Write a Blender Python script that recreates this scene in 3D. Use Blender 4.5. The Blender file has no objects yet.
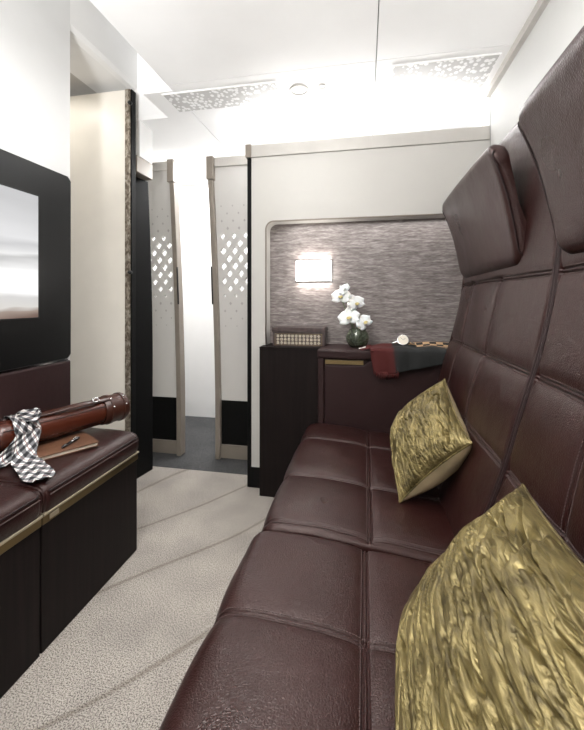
import bpy, bmesh, math, random
from mathutils import Vector, Matrix, noise
random.seed(4)
S = bpy.context.scene
COL = S.collection
PI = math.pi
V = Vector

# ------------------------------------------------------------ materials
def new_mat(name):
    m = bpy.data.materials.new(name); m.use_nodes = True
    nt = m.node_tree
    return m, nt, nt.nodes['Principled BSDF']

def N(nt, typ, **kw):
    n = nt.nodes.new(typ)
    for k, v in kw.items():
        if k in n.inputs.keys(): n.inputs[k].default_value = v
        else: setattr(n, k, v)
    return n

def coords(nt, scale=(1, 1, 1), rot=(0, 0, 0), out='Object'):
    tc = N(nt, 'ShaderNodeTexCoord'); mp = N(nt, 'ShaderNodeMapping')
    mp.inputs['Scale'].default_value = scale; mp.inputs['Rotation'].default_value = rot
    nt.links.new(tc.outputs[out], mp.inputs[0])
    return mp.outputs[0]

def ramp(nt, src, stops):
    r = N(nt, 'ShaderNodeValToRGB')
    els = r.color_ramp.elements
    els[0].position, els[0].color = stops[0][0], (*stops[0][1], 1)
    els[1].position, els[1].color = stops[-1][0], (*stops[-1][1], 1)
    for p, c in stops[1:-1]:
        e = els.new(p); e.color = (*c, 1)
    nt.links.new(src, r.inputs[0])
    return r.outputs[0]

def bump(nt, b, src, strength, dist=.002, prev=None):
    n = N(nt, 'ShaderNodeBump', Strength=strength, Distance=dist)
    nt.links.new(src, n.inputs['Height'])
    if prev: nt.links.new(prev, n.inputs['Normal'])
    nt.links.new(n.outputs[0], b.inputs['Normal'])
    return n.outputs[0]

def plain(name, col, rough=.5, metal=0, spec=.5, coat=0, var=.06, scale=9):
    m, nt, b = new_mat(name)
    b.inputs['Roughness'].default_value = rough; b.inputs['Metallic'].default_value = metal
    b.inputs['Specular IOR Level'].default_value = spec; b.inputs['Coat Weight'].default_value = coat
    n = N(nt, 'ShaderNodeTexNoise', Scale=scale, Detail=3.0)
    nt.links.new(coords(nt), n.inputs['Vector'])
    c = ramp(nt, n.outputs[0], [(.3, tuple(x*(1-var) for x in col)), (.7, tuple(min(1, x*(1+var)) for x in col))])
    nt.links.new(c, b.inputs['Base Color'])
    return m

def leather(name, col, rough=.38, grain=260, amt=.35, spec=.5):
    m, nt, b = new_mat(name)
    co = coords(nt)
    n = N(nt, 'ShaderNodeTexNoise', Scale=5.0, Detail=5.0); nt.links.new(co, n.inputs['Vector'])
    c = ramp(nt, n.outputs[0], [(.3, tuple(x*.86 for x in col)), (.7, tuple(x*1.14 for x in col))])
    nt.links.new(c, b.inputs['Base Color'])
    v = N(nt, 'ShaderNodeTexVoronoi', Scale=grain, feature='DISTANCE_TO_EDGE'); nt.links.new(co, v.inputs['Vector'])
    p = bump(nt, b, ramp(nt, v.outputs[0], [(0, (0, 0, 0)), (.25, (1, 1, 1))]), amt, .0006)
    n2 = N(nt, 'ShaderNodeTexNoise', Scale=20.0, Detail=3.0, Distortion=.3); nt.links.new(co, n2.inputs['Vector'])
    bump(nt, b, n2.outputs[0], .32, .005, p)
    rr = N(nt, 'ShaderNodeMapRange'); nt.links.new(n.outputs[0], rr.inputs[0])
    rr.inputs['To Min'].default_value = rough-.05; rr.inputs['To Max'].default_value = rough+.08
    nt.links.new(rr.outputs[0], b.inputs['Roughness'])
    b.inputs['Specular IOR Level'].default_value = spec
    return m

def wood(name, col, rough=.4):
    m, nt, b = new_mat(name)
    n = N(nt, 'ShaderNodeTexNoise', Scale=1.0, Detail=6.0); nt.links.new(coords(nt, (60, 60, 2.5)), n.inputs['Vector'])
    c = ramp(nt, n.outputs[0], [(.3, tuple(x*.6 for x in col)), (.7, tuple(x*1.35 for x in col))])
    nt.links.new(c, b.inputs['Base Color']); b.inputs['Roughness'].default_value = rough
    bump(nt, b, n.outputs[0], .15, .001)
    return m

def emit(name, col, strength):
    m, nt, b = new_mat(name)
    b.inputs['Emission Color'].default_value = (*col, 1); b.inputs['Emission Strength'].default_value = strength
    b.inputs['Base Color'].default_value = (*col, 1)
    return m

def velvet(name, cd, cl):
    m, nt, b = new_mat(name)
    co = coords(nt)
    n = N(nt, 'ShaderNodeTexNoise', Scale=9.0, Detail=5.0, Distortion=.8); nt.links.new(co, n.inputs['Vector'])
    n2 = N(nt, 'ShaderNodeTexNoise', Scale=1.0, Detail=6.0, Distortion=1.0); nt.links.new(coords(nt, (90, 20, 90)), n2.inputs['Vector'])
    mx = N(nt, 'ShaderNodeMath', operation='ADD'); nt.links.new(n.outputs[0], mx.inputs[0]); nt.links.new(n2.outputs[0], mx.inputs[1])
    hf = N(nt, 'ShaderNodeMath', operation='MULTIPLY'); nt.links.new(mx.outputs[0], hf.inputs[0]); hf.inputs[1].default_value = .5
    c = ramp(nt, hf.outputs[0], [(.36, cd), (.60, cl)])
    nt.links.new(c, b.inputs['Base Color'])
    b.inputs['Roughness'].default_value = .36; b.inputs['Metallic'].default_value = .5
    p = bump(nt, b, n2.outputs[0], .5, .006)
    n3 = N(nt, 'ShaderNodeTexNoise', Scale=900.0); nt.links.new(co, n3.inputs['Vector'])
    bump(nt, b, n3.outputs[0], .15, .0008, p)
    return m

def carpet(name, base, dark, line=True):
    m, nt, b = new_mat(name)
    co = coords(nt)
    n = N(nt, 'ShaderNodeTexNoise', Scale=260.0, Detail=4.0); nt.links.new(co, n.inputs['Vector'])
    c = ramp(nt, n.outputs[0], [(.38, dark), (.56, base)])
    n5 = N(nt, 'ShaderNodeTexNoise', Scale=5.0, Detail=5.0); nt.links.new(co, n5.inputs['Vector'])
    c5 = ramp(nt, n5.outputs[0], [(.35, (.80, .80, .81)), (.65, (1.0, 1.0, 1.0))])
    m5 = N(nt, 'ShaderNodeMix', data_type='RGBA', blend_type='MULTIPLY'); m5.inputs[0].default_value = 1
    nt.links.new(c, m5.inputs[6]); nt.links.new(c5, m5.inputs[7]); c = m5.outputs[2]
    if line:   # sweeping dune lines woven in the pile
        w = N(nt, 'ShaderNodeTexWave', Scale=.8, Distortion=5.0, Detail=1.0); w.inputs['Detail Scale'].default_value = .8
        nt.links.new(coords(nt, (1, 1, 0), (0, 0, -2.45)), w.inputs['Vector'])
        lc = ramp(nt, w.outputs['Fac'], [(0.0, (.66, .64, .62)), (.004, (.82, .81, .80)), (.010, (.95, .95, .95)), (.3, (1, 1, 1))])
        mx = N(nt, 'ShaderNodeMix', data_type='RGBA', blend_type='MULTIPLY'); mx.inputs[0].default_value = 1
        nt.links.new(c, mx.inputs[6]); nt.links.new(lc, mx.inputs[7]); c = mx.outputs[2]
    nt.links.new(c, b.inputs['Base Color'])
    b.inputs['Roughness'].default_value = .95; b.inputs['Specular IOR Level'].default_value = .1
    bump(nt, b, n.outputs[0], .6, .006)
    return m

def woven(name):
    m, nt, b = new_mat(name)
    n = N(nt, 'ShaderNodeTexNoise', Scale=1.0, Detail=5.0, Distortion=.3); nt.links.new(coords(nt, (12, 12, 95)), n.inputs['Vector'])
    n2 = N(nt, 'ShaderNodeTexNoise', Scale=1.0, Detail=3.0); nt.links.new(coords(nt, (40, 40, 300)), n2.inputs['Vector'])
    a = N(nt, 'ShaderNodeMath', operation='ADD'); nt.links.new(n.outputs[0], a.inputs[0]); nt.links.new(n2.outputs[0], a.inputs[1])
    h = N(nt, 'ShaderNodeMath', operation='MULTIPLY'); nt.links.new(a.outputs[0], h.inputs[0]); h.inputs[1].default_value = .5
    c = ramp(nt, h.outputs[0], [(.34, (.10, .080, .077)), (.5, (.20, .172, .165)), (.66, (.36, .325, .31))])
    nt.links.new(c, b.inputs['Base Color']); b.inputs['Roughness'].default_value = .45
    bump(nt, b, h.outputs[0], .3, .002)
    return m

M = {}
M['leather'] = leather('maroon_leather', (.023, .0075, .0066), .28, grain=190, amt=.55, spec=.38)
for k_ in ('leather',): M[k_].node_tree.nodes['Principled BSDF'].inputs['Specular Tint'].default_value = (1, .88, .85, 1)
M['leather_dull'] = leather('maroon_leather_panel', (.024, .0105, .0105), .5, amt=.2, spec=.25)
M['thread'] = plain('thread', (.085, .055, .052), .6)
M['piping'] = leather('piping_leather', (.018, .008, .008), .4, amt=.1, spec=.3)
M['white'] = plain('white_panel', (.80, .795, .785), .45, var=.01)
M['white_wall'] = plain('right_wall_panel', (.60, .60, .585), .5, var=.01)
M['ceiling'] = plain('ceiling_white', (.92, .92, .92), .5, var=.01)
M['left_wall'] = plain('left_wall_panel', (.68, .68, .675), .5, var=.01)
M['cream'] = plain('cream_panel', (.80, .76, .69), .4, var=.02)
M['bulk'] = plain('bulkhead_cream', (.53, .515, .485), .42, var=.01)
M['taupe'] = plain('taupe_metal', (.25, .215, .18), .4, .1)
M['taupe_light'] = plain('taupe_cap', (.50, .48, .45), .4, .1)
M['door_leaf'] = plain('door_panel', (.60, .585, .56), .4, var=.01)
M['etch'] = plain('etched_grey', (.42, .40, .385), .5)
M['black'] = plain('satin_black', (.004, .004, .004), .55, spec=.12)
M['tvblack'] = plain('gloss_black', (.004, .004, .004), .33, spec=.3)
M['dark_wood'] = wood('dark_wood', (.009, .0058, .0054), .5)
M['dark_wood'].node_tree.nodes['Principled BSDF'].inputs['Specular IOR Level'].default_value = .15
M['brass'] = plain('brushed_brass', (.24, .175, .085), .3, .9)
M['brass_pale'] = plain('pale_brass', (.62, .54, .40), .3, .85)
M['chrome'] = plain('chrome', (.7, .7, .7), .12, 1)
M['dark_metal'] = plain('dark_metal', (.04, .04, .04), .3, .8)
M['seam'] = plain('seam_grey', (.33, .33, .33), .7)
M['woven'] = woven('woven_silk_panel')
M['carpet'] = carpet('beige_carpet', (.53, .485, .435), (.15, .13, .115))
M['carpet_dark'] = carpet('grey_carpet', (.10, .10, .10), (.028, .028, .029), False)
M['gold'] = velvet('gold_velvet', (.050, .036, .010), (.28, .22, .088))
M['satin'] = plain('beige_satin', (.60, .49, .29), .45, .1, var=.18, scale=14)
M['tube'] = leather('cognac_leather', (.070, .015, .007), .24, grain=420, amt=.12, spec=.7)
M['tube_dark'] = leather('cognac_strap', (.040, .011, .006), .3, grain=420, amt=.12)
M['note'] = leather('tan_notebook_leather', (.125, .058, .032), .42, grain=500, amt=.15)
M['paper'] = plain('paper_edge', (.74, .68, .58), .7)
M['pen'] = plain('pen_lacquer', (.01, .009, .009), .15, coat=.5)
M['petal'] = plain('white_petal', (.86, .85, .83), .5, var=.02)
M['petal'].node_tree.nodes['Principled BSDF'].inputs['Subsurface Weight'].default_value = .15
M['stem'] = plain('green_stem', (.07, .12, .03), .5)
M['leaf'] = plain('dark_leaf', (.03, .055, .015), .4, var=.4, scale=40)
M['pollen'] = plain('orchid_throat', (.60, .50, .22), .5)
M['red'] = plain('red_wool', (.07, .006, .005), .8, var=.35, scale=60)
M['lamp'] = emit('lamp_glass', (1, .97, .92), 9)
M['strip'] = emit('strip_light', (1, .99, .97), 14)
M['downlight'] = emit('downlight', (1, 1, 1), 6)
M['boxwood'] = wood('box_wood', (.055, .036, .034), .32)
M['inlay'] = plain('pearl_inlay', (.78, .70, .54), .35, 0, var=.25, scale=120)

def glass_mat():
    m, nt, b = new_mat('tinted_glass')
    b.inputs['Base Color'].default_value = (.55, .62, .50, 1); b.inputs['Roughness'].default_value = .03
    b.inputs['Transmission Weight'].default_value = .95; b.inputs['IOR'].default_value = 1.45
    return m
M['glass'] = glass_mat()

def marble_mat():
    m, nt, b = new_mat('mottled_bronze')
    n = N(nt, 'ShaderNodeTexNoise', Scale=55.0, Detail=4.0, Distortion=.8); nt.links.new(coords(nt, (1, 1, .6)), n.inputs['Vector'])
    c = ramp(nt, n.outputs[0], [(.38, (.12, .095, .07)), (.5, (.25, .21, .165)), (.66, (.46, .42, .36))])
    nt.links.new(c, b.inputs['Base Color']); b.inputs['Roughness'].default_value = .35; b.inputs['Metallic'].default_value = .5
    return m
M['bronze'] = marble_mat()

def perf_mat():
    m, nt, b = new_mat('perforated_white')
    v = N(nt, 'ShaderNodeTexVoronoi', Scale=46.0, Randomness=.75); nt.links.new(coords(nt, (1, .8, 0)), v.inputs['Vector'])
    c = ramp(nt, v.outputs['Distance'], [(.42, (.88, .88, .88)), (.50, (.52, .515, .51))])
    nt.links.new(c, b.inputs['Base Color']); b.inputs['Roughness'].default_value = .5
    return m
M['perf'] = perf_mat()

def check_mat(name, k, cols, rot=.7, thread=None):
    """tartan: two crossing stripe fields read from the cloth's own UV"""
    m, nt, b = new_mat(name)
    uv = coords(nt, (k, k, k), (0, 0, rot), 'UV')
    sx = N(nt, 'ShaderNodeSeparateXYZ'); nt.links.new(uv, sx.inputs[0])
    outs = []
    for a in (0, 1):
        f = N(nt, 'ShaderNodeMath', operation='FRACT'); nt.links.new(sx.outputs[a], f.inputs[0])
        g = N(nt, 'ShaderNodeMath', operation='LESS_THAN'); nt.links.new(f.outputs[0], g.inputs[0]); g.inputs[1].default_value = .5
        outs.append((g.outputs[0], f.outputs[0]))
    ad = N(nt, 'ShaderNodeMath', operation='ADD'); nt.links.new(outs[0][0], ad.inputs[0]); nt.links.new(outs[1][0], ad.inputs[1])
    hf = N(nt, 'ShaderNodeMath', operation='MULTIPLY'); nt.links.new(ad.outputs[0], hf.inputs[0]); hf.inputs[1].default_value = .5
    c = ramp(nt, hf.outputs[0], [(0, cols[0]), (.5, cols[1]), (1, cols[2])])
    r = nt.nodes[-1]
    for n in nt.nodes:
        if n.type == 'VALTORGB': n.color_ramp.interpolation = 'CONSTANT'; n.color_ramp.elements[1].position = .4; n.color_ramp.elements[2].position = .9
    if thread:
        cc = N(nt, 'ShaderNodeMath', operation='COMPARE'); nt.links.new(outs[0][1], cc.inputs[0]); cc.inputs[1].default_value = .75; cc.inputs[2].default_value = .03
        mx = N(nt, 'ShaderNodeMix', data_type='RGBA'); nt.links.new(cc.outputs[0], mx.inputs[0]); nt.links.new(c, mx.inputs[6]); mx.inputs[7].default_value = (*thread, 1)
        c = mx.outputs[2]
    nt.links.new(c, b.inputs['Base Color']); b.inputs['Roughness'].default_value = .75
    return m
M['check'] = check_mat('black_white_check', 27, [(.80, .78, .76), (.17, .17, .18), (.010, .010, .013)], .75, (.20, .07, .06))

def throw_mat():
    """charcoal wool that turns red at one end and tan check at the other (UV.x runs along it)"""
    m, nt, b = new_mat('throw_wool')
    uv = coords(nt, (1, 1, 1), (0, 0, 0), 'UV')
    sx = N(nt, 'ShaderNodeSeparateXYZ'); nt.links.new(uv, sx.inputs[0])
    c = ramp(nt, sx.outputs[0], [(.24, (.065, .005, .004)), (.27, (.012, .013, .013))])
    ck = N(nt, 'ShaderNodeTexChecker', Scale=1.0); ck.inputs['Color1'].default_value = (.42, .27, .15, 1); ck.inputs['Color2'].default_value = (.012, .010, .010, 1)
    mp = N(nt, 'ShaderNodeMapping'); mp.inputs['Scale'].default_value = (13, 12, 1); nt.links.new(uv, mp.inputs[0]); nt.links.new(mp.outputs[0], ck.inputs['Vector'])
    g = N(nt, 'ShaderNodeMath', operation='MULTIPLY_ADD'); nt.links.new(sx.outputs[1], g.inputs[0]); g.inputs[1].default_value = -1.6; nt.links.new(sx.outputs[0], g.inputs[2])
    t = N(nt, 'ShaderNodeMath', operation='GREATER_THAN'); nt.links.new(g.outputs[0], t.inputs[0]); t.inputs[1].default_value = .16
    mx = N(nt, 'ShaderNodeMix', data_type='RGBA'); nt.links.new(t.outputs[0], mx.inputs[0]); nt.links.new(c, mx.inputs[6]); nt.links.new(ck.outputs[0], mx.inputs[7])
    nt.links.new(mx.outputs[2], b.inputs['Base Color']); b.inputs['Roughness'].default_value = .85
    n = N(nt, 'ShaderNodeTexNoise', Scale=400.0); nt.links.new(coords(nt), n.inputs['Vector']); bump(nt, b, n.outputs[0], .4, .002)
    return m
M['throw'] = throw_mat()

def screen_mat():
    """reflection of the pale cabin on the television glass, painted as glowing bands"""
    m, nt, b = new_mat('screen_painted_reflection')
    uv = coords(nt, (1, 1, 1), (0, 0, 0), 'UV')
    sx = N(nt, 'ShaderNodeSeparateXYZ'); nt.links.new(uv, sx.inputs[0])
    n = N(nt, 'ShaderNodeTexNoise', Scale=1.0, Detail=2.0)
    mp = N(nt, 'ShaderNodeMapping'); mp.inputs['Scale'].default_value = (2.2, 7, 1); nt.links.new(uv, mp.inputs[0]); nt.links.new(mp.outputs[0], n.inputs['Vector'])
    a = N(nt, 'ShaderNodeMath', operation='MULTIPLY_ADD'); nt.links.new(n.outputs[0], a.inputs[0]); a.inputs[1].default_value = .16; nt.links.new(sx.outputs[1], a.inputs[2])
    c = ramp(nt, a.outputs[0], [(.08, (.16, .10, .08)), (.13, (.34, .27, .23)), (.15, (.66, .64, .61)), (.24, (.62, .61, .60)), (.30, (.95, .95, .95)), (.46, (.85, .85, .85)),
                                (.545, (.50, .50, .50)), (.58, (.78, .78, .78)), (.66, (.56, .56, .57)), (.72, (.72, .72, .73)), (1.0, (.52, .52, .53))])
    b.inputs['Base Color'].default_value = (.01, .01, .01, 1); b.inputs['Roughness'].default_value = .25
    nt.links.new(c, b.inputs['Emission Color']); b.inputs['Emission Strength'].default_value = 1.0  # reflected cabin is painted in as emission
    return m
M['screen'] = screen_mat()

# ------------------------------------------------------------ helpers
def tag(o, label=None, cat=None, group=None, kind=None):
    if label: o['label'] = label
    if cat: o['category'] = cat
    if group: o['group'] = group
    if kind: o['kind'] = kind
    return o

def origin_of(p):
    o = V((0, 0, 0))
    while p: o += V(p.location); p = p.parent
    return o

def obj(name, bm, m, parent=None, loc=None, smooth=False, bevel=0, label=None):
    """bm is in world coordinates; the object's origin is its parent's, or loc"""
    base = origin_of(parent) if parent else V(loc or (0, 0, 0))
    bmesh.ops.translate(bm, verts=bm.verts, vec=-base)
    bmesh.ops.recalc_face_normals(bm, faces=bm.faces) if not getattr(bm, 'keep', False) else None
    me = bpy.data.meshes.new(name); bm.to_mesh(me); bm.free()
    if smooth: me.polygons.foreach_set('use_smooth', [True]*len(me.polygons))
    o = bpy.data.objects.new(name, me); COL.objects.link(o)
    o.data.materials.append(M[m])
    if parent: o.parent = parent
    else: o.location = base
    if bevel:
        b = o.modifiers.new('bevel', 'BEVEL'); b.width = bevel; b.segments = 3; b.limit_method = 'ANGLE'; b.angle_limit = .6
        b.harden_normals = False
    if label: o['label'] = label
    return o

def thing(name, loc, label, cat, group=None, kind=None):
    o = bpy.data.objects.new(name, None); COL.objects.link(o); o.location = loc
    o.empty_display_size = .05
    if kind: o['kind'] = kind
    return tag(o, label, cat, group)

def B(): return bmesh.new()

def box(bm, x0, x1, y0, y1, z0, z1):
    vs = [bm.verts.new((x, y, z)) for z in (z0, z1) for y in (y0, y1) for x in (x0, x1)]
    for f in ((0, 2, 3, 1), (4, 5, 7, 6), (0, 1, 5, 4), (2, 6, 7, 3), (0, 4, 6, 2), (1, 3, 7, 5)): bm.faces.new([vs[i] for i in f])
    return bm

def prism(bm, pts, ax, a0, a1):
    """pts 2-D outline, extruded along axis ax ('x': (y,z), 'y': (x,z), 'z': (x,y))"""
    def mk(p, a): return {'x': (a, p[0], p[1]), 'y': (p[0], a, p[1]), 'z': (p[0], p[1], a)}[ax]
    A = [bm.verts.new(mk(p, a0)) for p in pts]; C = [bm.verts.new(mk(p, a1)) for p in pts]
    n = len(pts)
    bm.faces.new(A); bm.faces.new(C[::-1])
    for i in range(n): bm.faces.new((A[i], A[(i+1) % n], C[(i+1) % n], C[i]))
    return bm

def tube(bm, path, r, seg=8, caps=True):
    path = [V(p) for p in path]
    rs = r if isinstance(r, (list, tuple)) else [r]*len(path)
    rings = []; up = None
    for i, p in enumerate(path):
        d = (path[min(i+1, len(path)-1)]-path[max(i-1, 0)]).normalized()
        if up is None: up = d.orthogonal().normalized()
        up = (up-d*up.dot(d)).normalized(); q = d.cross(up)
        rings.append([bm.verts.new(p+(up*math.cos(t)+q*math.sin(t))*rs[i]) for t in [2*PI*k/seg for k in range(seg)]])
    for a, b in zip(rings, rings[1:]):
        for k in range(seg): bm.faces.new((a[k], a[(k+1) % seg], b[(k+1) % seg], b[k]))
    if caps: bm.faces.new(rings[0][::-1]); bm.faces.new(rings[-1])
    return bm

def lathe(bm, prof, c, seg=32, M4=None):
    rings = []
    for r, z in prof:
        if r < 1e-6: rings.append([bm.verts.new((0, 0, z))])
        else: rings.append([bm.verts.new((r*math.cos(2*PI*k/seg), r*math.sin(2*PI*k/seg), z)) for k in range(seg)])
    vs = [v for rg in rings for v in rg]
    for a, b in zip(rings, rings[1:]):
        for k in range(seg):
            k2 = (k+1) % seg
            if len(a) == 1 and len(b) == 1: continue
            if len(a) == 1: bm.faces.new((a[0], b[k], b[k2]))
            elif len(b) == 1: bm.faces.new((a[k], a[k2], b[0]))
            else: bm.faces.new((a[k], a[k2], b[k2], b[k]))
    T = Matrix.Translation(c) @ (M4 or Matrix())
    bmesh.ops.transform(bm, matrix=T, verts=vs)
    return bm

def rrect(x0, x1, z0, z1, rs, n=8):
    """rounded outline; rs radii for (x0z0, x1z0, x1z1, x0z1)"""
    out = []
    for (cx, cz, a0), r in zip(((x0, z0, PI), (x1, z0, 1.5*PI), (x1, z1, 0), (x0, z1, .5*PI)), rs):
        sx = 1 if cx == x0 else -1; sz = 1 if cz == z0 else -1
        if r == 0: out.append((cx, cz)); continue
        for k in range(n+1):
            a = a0+.5*PI*k/n; out.append((cx+sx*r+r*math.cos(a), cz+sz*r+r*math.sin(a)))
    return out

def grid(bm, P, uv=None):
    """P[i][j] points -> open quad grid; uv(i,j)"""
    vs = [[bm.verts.new(p) for p in row] for row in P]
    lay = bm.loops.layers.uv.new('UVMap') if uv else None
    for i in range(len(P)-1):
        for j in range(len(P[0])-1):
            f = bm.faces.new((vs[i][j], vs[i+1][j], vs[i+1][j+1], vs[i][j+1]))
            if uv:
                for l, (a, b) in zip(f.loops, ((i, j), (i+1, j), (i+1, j+1), (i, j+1))): l[lay].uv = uv(a, b)
    return vs

def solidify(o, t, off=-1):
    s = o.modifiers.new('solid', 'SOLIDIFY'); s.thickness = t; s.offset = off
    return o

def catmull(pts, step):
    """smooth 2-D/3-D curve through pts, resampled every step"""
    pts = [V(p) for p in pts]; P = [pts[0]*2-pts[1]]+pts+[pts[-1]*2-pts[-2]]
    out = []
    for i in range(1, len(P)-2):
        for k in range(24):
            t = k/24; a, b, c, d = P[i-1:i+3]
            out.append(.5*((2*b)+(c-a)*t+(2*a-5*b+4*c-d)*t*t+(3*b-a-3*c+d)*t**3))
    out.append(pts[-1])
    res = [out[0]]; acc = 0
    L = [0]
    for a, b in zip(out, out[1:]): L.append(L[-1]+(b-a).length)
    n = max(2, round(L[-1]/step))
    j = 0
    res = []
    for k in range(n+1):
        s = L[-1]*k/n
        while j < len(L)-2 and L[j+1] < s: j += 1
        t = (s-L[j])/max(1e-9, L[j+1]-L[j]); res.append(out[j].lerp(out[j+1], t))
    return res

# ------------------------------------------------------------ upholstery
def axis_samples(a0, a1, seams, r, step=.02):
    s = set()
    n = max(2, round((a1-a0)/step))
    for k in range(n+1): s.add(round(a0+(a1-a0)*k/n, 4))
    for c in seams:
        for d in (-.03, -.022, -.016, -.012, -.009, -.0065, -.0045, -.003, -.0015, 0, .0015, .003, .0045, .0065, .009, .012, .016, .022, .03):
            if a0 < c+d < a1: s.add(round(c+d, 4))
    for k in range(1, 9):
        d = r*(1-math.cos(PI/2*k/8)); s.add(round(a0+d, 4)); s.add(round(a1-d, 4))
    s = sorted(x for x in s if a0-1e-6 <= x <= a1+1e-6)
    out = [s[0]]
    for x in s[1:]:
        if x-out[-1] > .0011: out.append(x)
    return out

def groove(d, w=.0035, depth=.006):
    """double-stitched seam: a narrow valley with a raised welt each side and a soft pull-down around"""
    a = abs(d)
    return -.0060*math.exp(-((a-.0048)/.0020)**2) - .0045*math.exp(-(a/.020)**2) - .004*math.exp(-(a/.06)**2)

def cushion(name, prof, y0, y1, seams_y, seams_s, r, thick, mat, parent, crown=.008, wr=.0012, seed=0, stitch=True, skirt=None):
    """prof: list of (x,z) along the padded face (outer side on the left of travel turned +90 deg).
       seams_y: list of (y, s0, s1); seams_s: list of (s, y0, y1); s measured along prof"""
    cv = catmull([(p[0], p[1], 0) for p in prof], .002)
    L = [0]
    for a, b in zip(cv, cv[1:]): L.append(L[-1]+(b-a).length)
    T = L[-1]
    def at(s):
        s = max(0, min(T, s)); k = min(len(cv)-2, int(s/T*(len(cv)-1)))
        t = (s-L[k])/max(1e-9, L[k+1]-L[k]); p = cv[k].lerp(cv[k+1], t)
        a = cv[max(0, k-3)]; b = cv[min(len(cv)-1, k+4)]; d = (b-a).normalized()
        return p, V((-d.y, d.x, 0))
    def h(y, s):
        v = 0
        for c, a, b in seams_y:
            if a-.01 <= s <= b+.01: v += groove(y-c)
        for c, a, b in seams_s:
            if a-.01 <= y <= b+.01: v += groove(s-c)
        u = (y-y0)/(y1-y0)
        v += crown*(4*u*(1-u))*min(1, 4*(s/T)*(1-s/T))
        d = min(y-y0, y1-y)
        if d < r: v -= r-math.sqrt(max(0, r*r-(r-d)**2))
        v += wr*noise.noise(V((y*9+seed, s*9, seed)))*2+wr*.5*noise.noise(V((y*30, s*22+seed, 3)))
        return v
    def pt(y, s, e=0):
        p, n = at(s); q = p+n*(h(y, s)+e)
        return V((q.x, y, q.y))
    ys = axis_samples(y0, y1, [c for c, _, _ in seams_y], r); ss = axis_samples(0, T, [c for c, _, _ in seams_s], .01)
    bm = B()
    front = [[pt(y, s) for s in ss] for y in ys]
    vs = grid(bm, front)
    cen = at(T/2); back = []
    for y in ys:
        yy = min(max(y, y0+.0), y1)
        row = []
        for s in ss:
            p, n = at(s); q = p-n*thick
            row.append(bm.verts.new((q.x, yy, q.y)))
        back.append(row)
    nI, nJ = len(ys), len(ss)
    for i in range(nI-1):
        for j in range(nJ-1): bm.faces.new((back[i][j], back[i][j+1], back[i+1][j+1], back[i+1][j]))
        bm.faces.new((vs[i][0], back[i][0], back[i+1][0], vs[i+1][0])); bm.faces.new((vs[i][-1], vs[i+1][-1], back[i+1][-1], back[i][-1]))
    for j in range(nJ-1):
        bm.faces.new((vs[0][j], vs[0][j+1], back[0][j+1], back[0][j])); bm.faces.new((vs[-1][j], back[-1][j], back[-1][j+1], vs[-1][j+1]))
    o = obj(name, bm, mat, parent, smooth=True)
    if stitch:
        sb = B()
        def dash(a, b, e=.0006):
            pa, pb = pt(*a, e), pt(*b, e)
            d = pb-pa
            tube(sb, [pa, pa+d*.5+V((0, 0, .0003)), pb], .0010, 4)
        for c, a, b in seams_y:
            for o2 in (-.0095, .0095):
                k = a
                while k < b: dash((c+o2, k), (c+o2, k+.0042)); k += .0062
        for c, a, b in seams_s:
            for o2 in (-.0095, .0095):
                k = a
                while k < b: dash((k, c+o2), (k+.0042, c+o2)); k += .0062
        if sb.verts: obj('stitching', sb, 'thread', parent)
    return o, pt, T

def s_at(prof, x=None, z=None):
    cv = catmull([(p[0], p[1], 0) for p in prof], .002); s = 0; best = (9, 0)
    for a, b in zip(cv, cv[1:]):
        d = abs(b.x-x) if x is not None else abs(b.y-z)
        s += (b-a).length
        if d < best[0]: best = (d, s)
    return best[1]

# ============================================================ SETTING
def struct(name, bm, m, **kw):
    o = obj(name, bm, m, **kw); 
    if not kw.get('parent'): o['kind'] = 'structure'
    return o

XL, XR = -1.36, .64          # left wall, right wall
YB = 2.118                   # bulkhead plane
ZC = 2.19                    # ceiling
struct('floor', box(B(), -2.1, .8, -1.4, 2.26, -.05, 0), 'carpet')
struct('trim_1', box(B(), -2.1, .8, 2.26, 3.3, -.05, .001), 'carpet_dark')       # corridor carpet
# ceiling: separate lining panels with fine gaps over a grey backing
cb = B()
for x0, x1 in ((-.985, .05), (.05, .66)):
    for y0, y1 in ((-1.4, .35), (.35, 1.75)):
        box(cb, x0+.002, x1-.002, y0+.002, y1-.002, ZC, ZC+.02)
for x0, x1 in ((-.985, .05), (.05, .78)): box(cb, x0+.002, x1-.002, 1.752, 3.3, ZC, ZC+.02)
box(cb, -1.154, -.987, 1.80, 3.3, ZC, ZC+.02); box(cb, -1.9, -1.154, 2.06, 3.3, ZC, ZC+.02)
box(cb, -1.154, -.985, 1.80, 1.812, ZC+.0205, 2.76); box(cb, -1.154, -1.142, 1.812, 2.06, ZC+.0205, 2.76); box(cb, -1.36, -.985, 2.06, 2.072, ZC+.0205, 2.76)
struct('ceiling', cb, 'ceiling')
struct('trim_2', box(B(), -.984, .78, -1.4, 3.3, ZC+.021, ZC+.04), 'seam')
# sloping cove between the flat ceiling and the tall left wall
cv = B(); prism(cv, [(-.985, ZC), (-1.36, 2.715), (-1.36, 2.74), (-.985, ZC+.02)], 'y', -1.4, 1.80)
struct('trim_3', cv, 'ceiling')
# left wall (television side), its end face at Y 1.53, and the high lintel beyond it
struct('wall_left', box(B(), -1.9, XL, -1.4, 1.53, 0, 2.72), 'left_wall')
lb = B(); prism(lb, [(-1.36, 2.74), (-1.36, 2.40), (-1.372, 2.378), (-1.40, 2.37), (-1.615, 2.37), (-1.615, 2.74)], 'y', 1.53, 2.06)
struct('trim_4', lb, 'white')
struct('trim_5', box(B(), -1.9, -1.615, 1.53, 2.06, 2.38, 2.74), 'taupe_light')
struct('trim_6', box(B(), -1.93, -1.90, 1.53, 3.3, 0, 2.74), 'white')
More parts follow.
